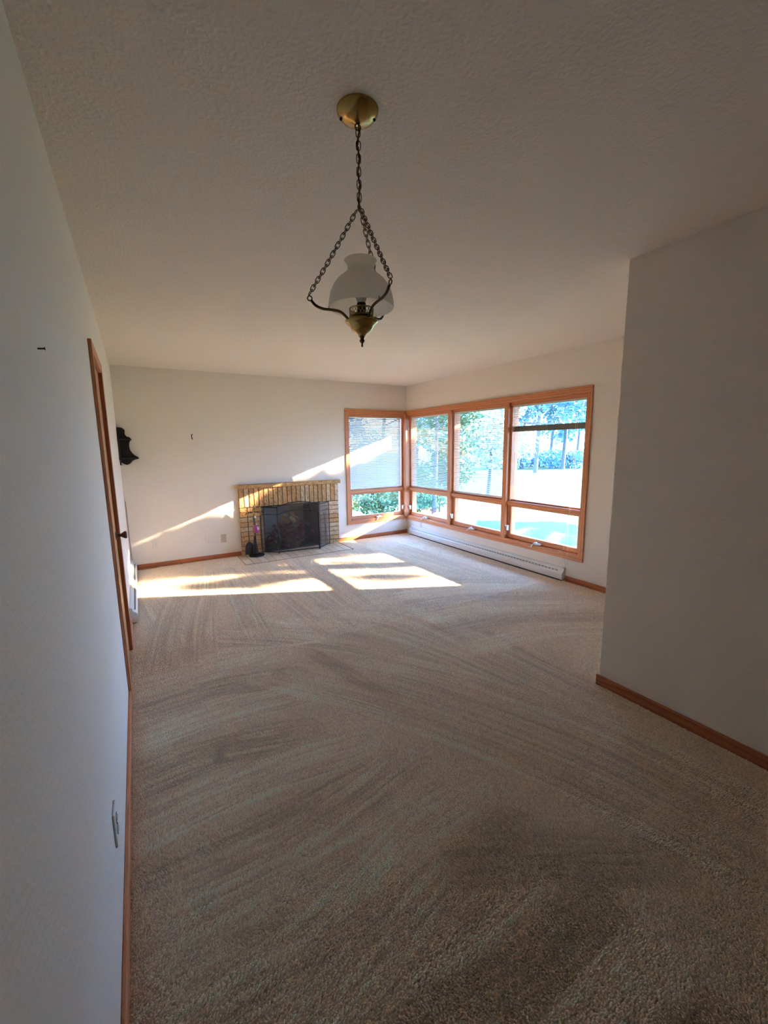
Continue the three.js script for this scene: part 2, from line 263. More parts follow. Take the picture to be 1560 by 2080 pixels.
windowUnit('window_1', 'wood-framed far-wall corner window over a narrow awning sash', false, OX, 4.02, 3.53, 4.004);
windowUnit('window_2', 'first bay of the right-wall window, next to the corner', true, 0.06, MZ1[0], 0.53, 0.078);
windowUnit('window_3', 'middle bay of the right-wall window, blind fully down', true, MZ1[1], MZ2[0], 1.61, 1.168);
windowUnit('window_4', 'bay of the right-wall window nearest the camera, blind half raised', true, MZ2[1], OZ, 2.71, 2.238);
{
  const C = (B, r) => (n, ...q) => mesh(n, B(...q), M.trim, r);
  const t1 = structGroup('trim_1', 'orange-brown flat wood casing around the far-wall window'), c1 = C(backMap, t1);
  c1('head_board', 2.947, 4.057, 1.97, 2.044, -0.018, 0, 0.003); c1('sill_board', 2.947, 4.057, 0.253, 0.318, -0.018, 0, 0.003); c1('side_board', 2.947, 3.011, 0.318, 1.97, -0.018, 0, 0.003); c1('side_board', 4.018, 4.057, 0.318, 1.97, -0.018, 0, 0.003);
  const t2 = structGroup('trim_2', 'orange-brown flat wood casing around the three right-wall window bays'), c2 = C(rightMap, t2);
  c2('head_board', 0.0, 3.297, 1.97, 2.044, -0.018, 0, 0.003); c2('sill_board', 0.0, 3.297, 0.253, 0.318, -0.018, 0, 0.003); c2('side_board', 3.238, 3.297, 0.318, 1.97, -0.018, 0, 0.003); c2('side_board', 0.0, 0.062, 0.318, 1.97, -0.018, 0, 0.003);
  for (const [a, b] of [MZ1, MZ2]) { c2('mullion_board', a, b, 0.318, 1.97, -0.014, 0, 0.003); mesh('mullion_post', rightMap(a, b, Y0, Y1, 0, 0.15), M.trim, t2); }
  const t3 = structGroup('trim_3', 'square wooden corner post between the two windows');
  mesh('post', box(4.02, W + WT, Y0, Y1, -WT, 0.06, 0.003), M.trim, t3);
}

/* blinds */
function blind(label, right, u0, u1, tilt, yBottom, wandU, wandY) {
  const P = place(right), B = right ? rightMap : backMap, n0 = 0.05, t = thing('mini_blind', label, 'window blind', [0, 0, 0]);
  const c = P((u0 + u1) / 2, yBottom, n0); t.position.set(...c);
  const local = (g) => g.translate(-c[0], -c[1], -c[2]);
  mesh('headrail', local(B(u0, u1, 1.915, 1.94, n0 - 0.014, n0 + 0.014, 0.002)), M.slat, t);
  const len = u1 - u0 - 0.006, prof = [], hw = 0.0125; // one bowed slat, shared
  for (let i = 0; i <= 4; i++) { const a = i / 2 - 1; prof.push([a * hw, 0.0016 * (1 - a * a)]); }
  const s = new THREE.Shape(); s.moveTo(...prof[0]); for (let i = 1; i < 5; i++) s.lineTo(...prof[i]); for (let i = 4; i >= 0; i--) s.lineTo(prof[i][0], prof[i][1] - 0.0005);
  const g = new THREE.ExtrudeGeometry(s, { depth: len, bevelEnabled: false }); g.translate(0, 0, -len / 2); // length along z, width along x
  g.rotateZ(tilt); if (!right) g.rotateY(Math.PI / 2);
  const bottomTop = yBottom + 0.018, pile = yBottom > 1 ? 0.045 : 0; let n = 0;
  for (let y = 1.902; y > bottomTop + pile; y -= 0.0245, n++) { const m = mesh('slat', g, M.slat, t); m.position.y = y - c[1]; }
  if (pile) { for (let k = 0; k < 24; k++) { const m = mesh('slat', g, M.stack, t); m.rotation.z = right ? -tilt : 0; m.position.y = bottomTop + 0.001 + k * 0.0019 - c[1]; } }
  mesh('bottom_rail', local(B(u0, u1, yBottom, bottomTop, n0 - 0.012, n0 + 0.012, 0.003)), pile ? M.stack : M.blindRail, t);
  for (const k of [0.12, 0.5, 0.88]) { const u = u0 + (u1 - u0) * k; mesh('ladder_cord', local(rod(P(u, yBottom, n0 - 0.0132), P(u, 1.92, n0 - 0.0132), 0.0008, 5)), M.cord, t); }
  if (wandU) mesh('wand', local(rod(P(wandU, 1.915, n0 - 0.02), P(wandU, wandY, n0 - 0.02), 0.0035, 6)), M.clear, t);
  return t;
}
blind('white mini blind fully lowered and nearly closed, in the far-wall corner window', false, OX + 0.034, 4.02 - 0.034, 1.16, 0.812, 3.085, 1.38);
blind('white mini blind fully lowered with glowing slats, in the bay right of the corner', true, 0.06 + 0.034, MZ1[0] - 0.034, 0.42, 0.812, 0.2, 1.28);
blind('white mini blind fully lowered with open slats, in the middle bay', true, MZ1[1] + 0.034, MZ2[0] - 0.034, 0.2, 0.812, 2.09, 1.3);
const raised = blind('half-raised mini blind with a stack of slats coloured as in backlit shade, in the bay nearest the camera', true, MZ2[1] + 0.034, OZ - 0.034, 0.15, 1.628, 2.3, 1.14);
{ // its lift cords hang over the sill
  const c = raised.position, L = (x, y, z) => [x - c.x, y - c.y, z - c.z], z = 3.1;
  mesh('lift_cord', [tube([L(W + 0.03, 1.93, z), L(W + 0.03, 1.2, z), L(W + 0.0, 0.81, z + 0.005), L(W - 0.014, 0.74, z + 0.01), L(W - 0.024, 0.5, z + 0.02), L(W - 0.024, 0.22, z + 0.03)], 0.0016, 40, 5), tube([L(W + 0.03, 1.93, z + 0.02), L(W + 0.03, 1.2, z + 0.02), L(W + 0.0, 0.81, z + 0.02), L(W - 0.016, 0.7, z), L(W - 0.03, 0.36, z - 0.02), L(W - 0.024, 0.33, z - 0.09), L(W - 0.03, 0.3, z - 0.04), L(W - 0.026, 0.19, z + 0.015)], 0.0016, 50, 5)], M.cord, raised);
  for (const [dz, y] of [[0.03, 0.2], [0.015, 0.17]]) mesh('cord_tassel', rod(L(W - 0.025, y + 0.022, z + dz), L(W - 0.025, y - 0.012, z + dz), 0.005, 8, 0.003), M.clear, raised);
}

/* ------------------------------------------------------------------ door on the left wall */
{
  const d = structGroup('door_1', 'flat wooden closet door in the left wall with a dark knob');
  mesh('door_panel', box(-0.042, -0.006, 0.012, 1.985, 2.405, 3.062, 0.003, 1), M.doorWood, d);
  const k = mesh('door_knob', (() => { const g = lathe([[0.001, 0], [0.028, 0], [0.029, 0.004], [0.013, 0.012], [0.011, 0.03], [0.02, 0.045], [0.026, 0.055], [0.026, 0.063], [0.02, 0.068], [0.001, 0.069]], 28); g.rotateZ(-Math.PI / 2); g.translate(-0.006, 0.885, 2.47); return g; })(), std([0.12, 0.035, 0.02], 0.35), d);
  k.userData.label = 'dark reddish knob';
  const t = structGroup('trim_4', 'flat wooden casing around the closet door');
  mesh('side_board', box(0, 0.018, 0, 2.05, 2.337, 2.405, 0.003), M.trimRed, t); mesh('side_board', box(0, 0.018, 0, 2.05, 3.066, 3.132, 0.003), M.trim, t); mesh('head_board', box(0, 0.018, 1.986, 2.05, 2.405, 3.066, 0.003), M.trim, t);
  mesh('jamb', [box(-0.075, 0, 0, 1.992, 2.395, 2.405), box(-0.075, 0, 0, 1.992, 3.062, 3.072), box(-0.075, 0, 1.986, 1.992, 2.405, 3.062)], M.trimRed, t);
}

/* ------------------------------------------------------------------ fireplace */
{
  const f = thing('fireplace', 'low tan brick fireplace with a row of upright bricks and a thin stone mantel', 'fireplace', [2.053, 0, 0]);
  const L = (g) => g.translate(-2.053, 0, 0), X0 = 1.317, X1 = 2.79, rb = rngOf(12);
  mesh('mortar', [L(box(X0 + 0.004, X1 - 0.004, 0.667, 0.935, 0, 0.03)), L(box(X0 + 0.004, 1.62, 0, 0.667, 0, 0.03)), L(box(2.487, X1 - 0.004, 0, 0.667, 0, 0.03))], M.mortar, f);
  const n = 22, p = (X1 - X0) / n;
  for (let i = 0; i < n; i++) mesh('brick', L(box(X0 + i * p + 0.0035, X0 + (i + 1) * p - 0.0035, 0.668 + rb() * 0.003, 0.93, 0.004, 0.038 + rb() * 0.006, 0.006, 1)), M.brick[rb() * 4 | 0], f);
  const rows = 10, q = 0.665 / rows;
  for (let j = 0; j < rows; j++) for (const [a, b] of [[X0, 1.63], [2.477, X1]]) mesh('brick', L(box(a + 0.002 + rb() * 0.003, b - 0.002 - rb() * 0.003, j * q + 0.0035, (j + 1) * q - 0.0035, 0.004, 0.038 + rb() * 0.007, 0.006, 0)), M.brick[rb() * 4 | 0], f);
  mesh('mantel', L(box(X0 - 0.012, X1 + 0.026, 0.932, 0.986, 0, 0.075, 0.006)), M.brick[1], f);
  mesh('firebox_back', L(box(1.68, 2.43, 0, 0.72, -0.52, -0.48)), M.firebrick, f);
  for (const s of [-1, 1]) { const g = box(-0.02, 0.02, 0, 0.72, -0.49, 0); g.rotateY(s * 0.09); g.translate(s * 0.414, 0, -0.0); mesh('firebox_side', g, M.soot, f); }
  mesh('firebox_floor', L(box(1.6, 2.51, -0.06, 0.004, -0.5, 0.02)), M.soot, f); mesh('firebox_roof', L(box(1.6, 2.51, 0.668, 0.71, -0.5, 0.0)), M.soot, f);
  mesh('lintel', L(box(1.62, 2.487, 0.652, 0.668, 0.0, 0.03)), M.iron, f);
}
{ // hearth tiles let into the carpet
  const h = thing('hearth', 'flat hearth of pinkish beige tiles set in the carpet before the fireplace', 'hearth', [2.0, 0, 0.3]), hx0 = 1.25, hx1 = 2.756, hz0 = 0.04, hz1 = 0.545, c = 15, w = (hx1 - hx0) / c, rh = rngOf(5);
  mesh('grout', box(hx0 - 2.0, hx1 - 2.0, 0, 0.006, hz0 - 0.3, hz1 - 0.3), M.grout, h);
  for (let i = 0; i < c; i++) for (let j = 0; j < 2; j++) { const z0 = hz0 + j * 0.2525, dy = rh() * 0.0015; mesh('tile', box(hx0 + i * w + 0.003 - 2.0, hx0 + (i + 1) * w - 0.003 - 2.0, 0.001, 0.0095 + dy, z0 + 0.003 - 0.3, z0 + 0.2495 - 0.3, 0.002), M.tile[rh() * 4 | 0], h); }
  struct('trim_5', box(2.757, 2.772, 0, 0.012, 0.06, 0.56, 0.003), M.trimRed, 'dark brown strip along the right edge of the hearth');
}
/* fire screen */
{
  const s = thing('fire_screen', 'black three-panel folding fire screen of wire mesh with an arched centre', 'fire screen', [2.08, 0.011, 0.22]);
  const pts = [[1.585, 0.075], [1.777, 0.228], [2.362, 0.279], [2.604, 0.085]].map(([x, z]) => [x - 2.08, z - 0.22]), fr = 0.007;
  const panel = (A, B, topOf, barOf, thick) => {
    const at = (t, y) => [A[0] + (B[0] - A[0]) * t, y, A[1] + (B[1] - A[1]) * t], arc = (fn) => Array.from({ length: 9 }, (_, i) => at(i / 8, fn(i / 8))), w = Math.hypot(B[0] - A[0], B[1] - A[1]);
    const f = mesh('panel_frame', [rod(at(0, 0), at(0, topOf(0)), thick[0]), rod(at(1, 0), at(1, topOf(1)), thick[1]), rod(at(0, 0.02), at(1, 0.02), fr), tube(arc(topOf), fr, 20, 7), ball(...at(0, topOf(0)), thick[0]), ball(...at(1, topOf(1)), thick[1])], M.iron, s);
    mesh('crossbar', tube(arc(barOf), 0.005, 20, 7), M.iron, f);
    const wires = [], step = 0.007;
    const wire = (a, b) => { const g = new THREE.CylinderGeometry(0.0007, 0.0007, V(...a).distanceTo(V(...b)), 3, 1, true); g.applyQuaternion(new THREE.Quaternion().setFromUnitVectors(V(0, 1, 0), V(...b).sub(V(...a)).normalize())); g.translate((a[0] + b[0]) / 2, (a[1] + b[1]) / 2, (a[2] + b[2]) / 2); wires.push(g); };
    for (let t = step; t < w; t += step) wire(at(t / w, 0.02), at(t / w, topOf(t / w)));
    for (let y = 0.025; y < 0.7; y += step) { let t0 = 0, t1 = 1; while (t0 < 0.5 && topOf(t0) < y) { t0 += 0.01; t1 -= 0.01; } if (t1 > t0 + 0.02) wire(at(t0, y), at(t1, y)); }
    tag(mesh('wire_mesh', wires, M.ironDull, f), null, null, null, 'stuff');
    return at;
  };
  panel(pts[0], pts[1], (t) => 0.652 - 0.0 * t, () => 0.552, [0.007, 0.008]);
  const at = panel(pts[1], pts[2], (t) => 0.662 + 0.05 * Math.sin(Math.PI * t), (t) => 0.552 + 0.05 * Math.sin(Math.PI * t), [0.009, 0.013]);
  panel(pts[2], pts[3], () => 0.655, () => 0.552, [0.007, 0.006]);
  const a = at(0.77, 0.695), b = at(0.79, 0.585); a[2] += 0.012; b[2] += 0.014;
  mesh('pull', [rod(a, b, 0.004), ball(b[0], b[1] - 0.01, b[2], 0.012)], M.iron, s);
  for (const P of [pts[1], pts[2]]) for (const y of [0.12, 0.5]) mesh('hinge', rod([P[0], y, P[1] + 0.008], [P[0], y + 0.05, P[1] + 0.008], 0.008), M.iron, s);
}
/* dried flowers inside the firebox */
{
  const t = thing('dried_arrangement', 'bushy dried arrangement of burgundy leaves and golden flowers behind the fire screen', 'dried flowers', [2.05, 0.006, -0.08]), rr = rngOf(33);
  mesh('basket', lathe([[0.001, 0], [0.11, 0], [0.14, 0.05], [0.155, 0.11], [0.148, 0.112], [0.13, 0.05], [0.1, 0.01], [0.001, 0.01]], 28), std([0.09, 0.055, 0.03], 0.8), t);
  const burg = std([0.11, 0.026, 0.03], 0.7, { side: THREE.DoubleSide }), gold = std([0.36, 0.20, 0.06], 0.7, { side: THREE.DoubleSide }), pale = std([0.45, 0.36, 0.22], 0.7, { side: THREE.DoubleSide }), stem = std([0.10, 0.09, 0.04], 0.8);
  const flower = (r, petals) => { const l = []; for (let k = 0; k < 2; k++) for (let i = 0; i < petals; i++) { const g = new THREE.SphereGeometry(1, 6, 4); g.scale(r * 0.5, r * 0.1, r * 0.24); g.translate(r * 0.5, 0, 0); g.rotateZ(0.25 + k * 0.5); g.rotateY((i + k * 0.5) / petals * Math.PI * 2); l.push(g); } l.push(ball(0, r * 0.12, 0, r * 0.24, 0.7, 8)); return merge(l); };
  const F = [flower(0.04, 7), flower(0.05, 9), flower(0.032, 6)];
  for (let i = 0; i < 132; i++) {
    const a = rr() * Math.PI * 2, e = Math.pow(rr(), 0.6), g = i < 30, y = g ? 0.24 + rr() * 0.26 : 0.06 + rr() * 0.3, rad = (g ? 0.15 : 0.36) * e * (g ? 1 : 1.1 - y), x = rad * Math.cos(a) * 1.05 + (g ? 0.0 : 0), z = rad * Math.sin(a) * 0.5;
    const m = mesh(g ? 'golden_flower' : 'burgundy_flower', F[rr() * 3 | 0], g ? (rr() < 0.25 ? pale : gold) : burg, t); m.position.set(x, y, z); m.rotation.set((rr() - 0.2) * 1.1, rr() * 6, (rr() - 0.5) * 1.2);
    if (i % 3 === 0) mesh('stem', tube([[x * 0.2, 0.06, z * 0.2], [x * 0.6, y * 0.6, z * 0.6], [x, y, z]], 0.003, 8, 4), stem, t);
  }
}
{ // iron log holder seen dimly at the left behind the screen
  const t = thing('log_holder', 'black iron log holder with curved arms, standing left behind the fire screen', 'log holder', [1.735, 0.006, -0.08]);
  mesh('base_bar', [rod([-0.07, 0.03, -0.1], [-0.07, 0.03, 0.12], 0.008), rod([0.07, 0.03, -0.1], [0.07, 0.03, 0.12], 0.008), rod([-0.07, 0.03, 0.1], [0.07, 0.03, 0.1], 0.008), rod([-0.07, 0.03, -0.09], [0.07, 0.03, -0.09], 0.008)], M.iron, t);
  for (const [x, z] of [[-0.07, -0.09], [0.07, -0.09], [-0.07, 0.11], [0.07, 0.11]]) mesh('foot', rod([x, 0, z], [x, 0.03, z], 0.008), M.iron, t);
  for (const z of [0.1, -0.09]) mesh('arm', tube([[-0.07, 0.03, z], [-0.085, 0.12, z], [-0.06, 0.2, z], [0, 0.235, z], [0.06, 0.2, z], [0.085, 0.12, z], [0.07, 0.03, z]], 0.007, 30, 7), M.iron, t);
}
{ // rods leaning on the right pier behind the screen
  const t = thing('fire_tongs', 'slim dark tongs leaning on the bricks behind the right screen panel', 'fire tongs', [2.545, 0.012, 0.09]);
  mesh('arm', [rod([-0.014, 0, 0.0], [-0.004, 0.3, -0.02], 0.0045), rod([-0.004, 0.3, -0.02], [-0.012, 0.49, -0.035], 0.0045)], M.brassDark, t);
  mesh('arm', [rod([0.016, 0, 0.0], [0.004, 0.3, -0.02], 0.0045), rod([0.004, 0.3, -0.02], [0.012, 0.49, -0.035], 0.0045)], M.brassDark, t);
  mesh('pivot', ball(0, 0.3, -0.02, 0.011), M.brassDark, t);
}
/* fire tools */
{
  const c = [1.48, 0.0105, 0.17], st = thing('tool_stand', 'dark iron fireplace tool stand with a round base and cross arm', 'tool stand', c);
  mesh('base', lathe([[0.001, 0], [0.1, 0], [0.105, 0.008], [0.1, 0.02], [0.06, 0.027], [0.016, 0.034], [0.001, 0.034]], 36), M.iron, st);
  mesh('post', [rod([0, 0.03, 0], [0, 0.62, 0], 0.0065), lathe([[0.001, 0.6], [0.011, 0.605], [0.014, 0.62], [0.007, 0.635], [0.012, 0.65], [0.016, 0.668], [0.012, 0.685], [0.004, 0.7], [0.001, 0.712]], 20)], M.brassDark, st);
  mesh('cross_arm', tube([[-0.125, 0.585, 0.012], [-0.1, 0.6, 0.012], [-0.05, 0.604, 0.01], [0, 0.608, 0.01], [0.05, 0.604, 0.01], [0.1, 0.6, 0.012], [0.125, 0.585, 0.012]], 0.005, 24, 7), M.iron, st);
  const handle = (x, y, z) => { const l = []; for (let k = 0; k < 4; k++) l.push(tube(Array.from({ length: 9 }, (_, i) => { const t = i / 8, a = k * Math.PI / 2 + t * 4, r = 0.003 + 0.011 * Math.sin(Math.PI * t); return [x + r * Math.cos(a), y + t * 0.085, z + r * Math.sin(a)]; }), 0.0028, 16, 5)); l.push(ball(x, y + 0.097, z, 0.011), ball(x, y + 0.114, z, 0.006), ball(x, y - 0.004, z, 0.008)); return l; };
  const shovel = thing('fire_shovel', 'black fireplace shovel with an arched blade, leftmost on the tool stand', 'shovel', [c[0] - 0.095, 0.05, c[2] + 0.02]);
  mesh('handle', handle(0, 0.53, 0), M.brass, shovel); mesh('shaft', rod([0, 0.15, 0], [0.0, 0.53, 0], 0.0048), M.iron, shovel);
  { const s = new THREE.Shape(); s.moveTo(-0.058, 0.0); s.lineTo(0.058, 0.0); s.lineTo(0.054, 0.1); s.quadraticCurveTo(0.045, 0.15, 0.008, 0.168); s.lineTo(-0.008, 0.168); s.quadraticCurveTo(-0.045, 0.15, -0.054, 0.1); s.closePath(); const g = new THREE.ExtrudeGeometry(s, { depth: 0.004, bevelEnabled: true, bevelSize: 0.002, bevelThickness: 0.002, bevelSegments: 1 }); mesh('blade', g, M.iron, shovel); }
  const broom = thing('hearth_brush', 'dark hearth brush hanging in the middle of the tool stand', 'hearth brush', [c[0] - 0.02, 0.055, c[2] + 0.035]);
  mesh('handle', handle(0, 0.525, 0), M.brass, broom); mesh('shaft', rod([0, 0.2, 0], [0, 0.525, 0], 0.0075), M.iron, broom);
  mesh('bristles', lathe([[0.001, 0.0], [0.036, 0.0], [0.038, 0.01], [0.03, 0.08], [0.018, 0.17], [0.013, 0.235], [0.001, 0.237]], 22), std([0.025, 0.02, 0.018], 1), broom);
  const poker = thing('fire_poker', 'slim fireplace poker hanging on the right of the tool stand', 'poker', [c[0] + 0.072, 0.045, c[2] + 0.02]);
  mesh('handle', handle(0, 0.535, 0), M.brass, poker); mesh('shaft', rod([0, 0.06, 0], [0, 0.535, 0], 0.0065), M.iron, poker); mesh('hook', tube([[0, 0.065, 0], [0.004, 0.03, 0], [0.012, 0.012, 0.004], [0.026, 0.012, 0.004], [0.032, 0.026, 0.004]], 0.0055, 16, 6), M.brassDark, poker);
  const pk = thing('hanging_bottle', 'clear teardrop bottle with pink contents hanging on the tool stand', 'bottle', [c[0] - 0.012, 0.345, c[2] + 0.085]);
  mesh('bottle', lathe([[0.001, -0.035], [0.03, -0.033], [0.034, -0.02], [0.03, -0.008], [0.043, 0.0], [0.048, 0.02], [0.043, 0.07], [0.03, 0.12], [0.018, 0.17], [0.013, 0.2], [0.012, 0.212]], 26), M.clear, pk);
  mesh('contents', lathe([[0.001, 0.001], [0.038, 0.003], [0.043, 0.02], [0.038, 0.068], [0.027, 0.105], [0.001, 0.107]], 24), std([0.36, 0.03, 0.14], 0.3), pk);
  mesh('cap', lathe([[0.001, 0.205], [0.015, 0.206], [0.014, 0.226], [0.005, 0.235], [0.001, 0.236]], 16), M.whiteMetal, pk); mesh('hanger', tube([[0, 0.232, 0], [0, 0.255, -0.03], [0.005, 0.276, -0.072]], 0.0018, 10, 5), M.cord, pk);
}

/* ------------------------------------------------------------------ heaters, outlets, hooks, cable, shelf */
function heater(name, label, len, count, pos, turn) { // local: length along +z from 0, depth along -x from the wall at x = 0
  const h = thing(name, label, 'heater', pos), s = new THREE.Shape(); h.rotation.y = turn;
  s.moveTo(0, 0.018); s.lineTo(-0.05, 0.018); s.lineTo(-0.056, 0.024); s.lineTo(-0.056, 0.085); s.lineTo(-0.05, 0.094); s.lineTo(-0.022, 0.118); s.lineTo(-0.02, 0.14); s.lineTo(-0.008, 0.146); s.lineTo(0, 0.146); s.closePath();
  const g = new THREE.ExtrudeGeometry(s, { depth: len - 0.05, bevelEnabled: false }); g.translate(0, 0, 0.025); mesh('cover', boxUV(g), M.heater, h);
  for (const z of [0, len - 0.03]) { const e = new THREE.ExtrudeGeometry(s, { depth: 0.028, bevelEnabled: true, bevelSize: 0.003, bevelThickness: 0.001, bevelSegments: 1 }); e.translate(0, 0, z); mesh('end_cap', boxUV(e), M.heater, h); }
  const p = (len - 0.12) / count, slot = new THREE.BoxGeometry(0.022, 0.003, p * 0.5); slot.rotateZ(-0.71);
  for (let i = 0; i < count; i++) mesh('vent_slot', slot, M.slot, h).position.set(-0.0365, 0.1065, 0.06 + (i + 0.5) * p);
  mesh('kick_slot', box(-0.046, 0, 0, 0.02, 0.02, len - 0.02), M.slot, h);
  return h;
}
heater('baseboard_heater', 'long low cream electric heater under the right-wall window', 2.96, 62, [W, 0, 0.14], 0);
heater('baseboard_heater', 'short white electric heater on the left wall near the corner', 1.8, 38, [0, 0, 1.875], Math.PI);
function outlet(name, label, cat, pos, turn, mat, holes, big) {
  const o = thing(name, label, cat, pos), w = 0.035 * (big || 1), h = 0.057 * (big || 1); o.rotation.y = turn;
  mesh('plate', new RoundedBoxGeometry(w * 2, h * 2, 0.007, 2, 0.003).translate(0, 0, 0.0035), mat, o);
  for (const y of holes === 2 ? [-0.02, 0.02] : []) { const s = mesh('socket', (() => { const g = new THREE.CylinderGeometry(0.0155, 0.0155, 0.004, 20); g.rotateX(Math.PI / 2); g.translate(0, y, 0.0085); return g; })(), mat, o); for (const x of [-0.006, 0.006]) mesh('slit', box(x - 0.001, x + 0.001, y - 0.004, y + 0.005, 0.0095, 0.011), M.slot, s); }
  for (const y of holes === 2 ? [0] : [-0.03, 0.03]) mesh('screw', ball(0, y, 0.0072, 0.0032, 1, 8), M.brassDark, o);
  return o;
}
outlet('wall_outlet', 'tan double outlet on the far wall just left of the fireplace', 'outlet', [1.093, 0.272, 0], 0, M.plateTan, 2);
outlet('wall_plate', 'faint cream blank plate on the far wall, left of the tan outlet', 'wall plate', [0.9, 0.285, 0], 0, M.wall, 1);
outlet('wall_outlet', 'white outlet on the far wall near the left corner', 'outlet', [0.284, 0.301, 0], 0, M.plateWhite, 2);
outlet('wall_outlet', 'small outlet on the right wall low between window corner and heater', 'outlet', [W, 0.2, 0.405], -Math.PI / 2, M.plateWhite, 2, 0.8);
outlet('wall_outlet', 'ivory outlet plate on the left wall close to the camera', 'outlet', [0, 0.325, 4.46], Math.PI / 2, M.plateWhite, 2);
{
  const a = thing('picture_hook', 'small dark picture hook alone on the far wall', 'hook', [0.802, 1.627, 0]);
  mesh('hook_plate', box(-0.005, 0.005, -0.026, 0.03, 0, 0.003, 0.001), M.iron, a); mesh('nail', rod([0, 0.02, 0], [0.012, 0.032, 0.02], 0.003, 6), M.iron, a); mesh('hook', tube([[0, -0.02, 0.002], [0.002, -0.034, 0.008], [0.004, -0.03, 0.016], [0.004, -0.018, 0.018]], 0.0028, 10, 5), M.iron, a);
  const b = thing('picture_nail', 'small dark nail sticking out high on the left wall before the door', 'nail', [0, 1.693, 4.686]);
  mesh('nail', rod([0, 0, 0], [0.013, 0.001, 0], 0.0018, 6), M.iron, b); mesh('nail_head', rod([0.012, 0.001, 0], [0.0135, 0.001, 0], 0.0035, 8), M.iron, b);
  const t = thing('corner_shelf', 'dark brown scalloped wooden corner shelf with two small tiers', 'corner shelf', [0, 1.295, 0]);
  const shp = () => { const s = new THREE.Shape(); s.moveTo(0, 0.0); s.quadraticCurveTo(0.004, 0.03, 0.02, 0.03); s.quadraticCurveTo(0.045, 0.01, 0.067, 0.002); s.quadraticCurveTo(0.1, 0.005, 0.125, 0.045); s.quadraticCurveTo(0.15, 0.064, 0.186, 0.068); s.lineTo(0.191, 0.09); s.quadraticCurveTo(0.15, 0.108, 0.12, 0.163); s.quadraticCurveTo(0.104, 0.21, 0.112, 0.245); s.quadraticCurveTo(0.116, 0.28, 0.131, 0.287); s.lineTo(0.133, 0.313); s.quadraticCurveTo(0.118, 0.328, 0.098, 0.33); s.quadraticCurveTo(0.08, 0.345, 0.077, 0.366); s.quadraticCurveTo(0.077, 0.385, 0.082, 0.405); s.quadraticCurveTo(0.06, 0.437, 0.03, 0.438); s.lineTo(0, 0.439); s.closePath(); return new THREE.ExtrudeGeometry(s, { depth: 0.01, bevelEnabled: true, bevelSize: 0.0015, bevelThickness: 0.0015, bevelSegments: 1, curveSegments: 8 }); };
  const g1 = shp(); g1.translate(0, 0, 0.002); mesh('side_panel', boxUV(g1, 1), M.darkWood, t);
  const g2 = shp(); g2.rotateY(-Math.PI / 2); g2.translate(0.0135, 0, 0.012); mesh('side_panel', boxUV(g2, 1), M.darkWood, t);
  for (const [r, y] of [[0.128, 0.292], [0.186, 0.072]]) { const s = new THREE.Shape(); s.moveTo(0, 0); s.lineTo(r, 0); s.quadraticCurveTo(r * 0.95, r * 0.3, r * 0.6, r * 0.6); s.quadraticCurveTo(r * 0.3, r * 0.95, 0, r); s.closePath(); const g = new THREE.ExtrudeGeometry(s, { depth: 0.01, bevelEnabled: true, bevelSize: 0.002, bevelThickness: 0.002, bevelSegments: 1 }); g.rotateX(Math.PI / 2); g.translate(0.012, y + 0.01, 0.012); mesh('shelf_board', boxUV(g, 0), M.darkWood, t); }
  const k = tag(mesh('wall_cable', [tube([[0.012, 0.86, 0.006], [0.012, 0.5, 0.006], [0.014, 0.2, 0.007], [0.022, 0.07, 0.02], [0.06, 0.012, 0.06]], 0.0035, 30, 6), tube([[0.06, 0.012, 0.06], [0.16, 0.006, 0.05], [0.3, 0.014, 0.045], [0.42, 0.05, 0.024], [0.5, 0.02, 0.03], [0.56, 0.006, 0.045]], 0.0035, 30, 6)], std([0.32, 0.22, 0.15], 0.6)), 'thin tan cable running down the far left corner and along the baseboard', 'cable');
}

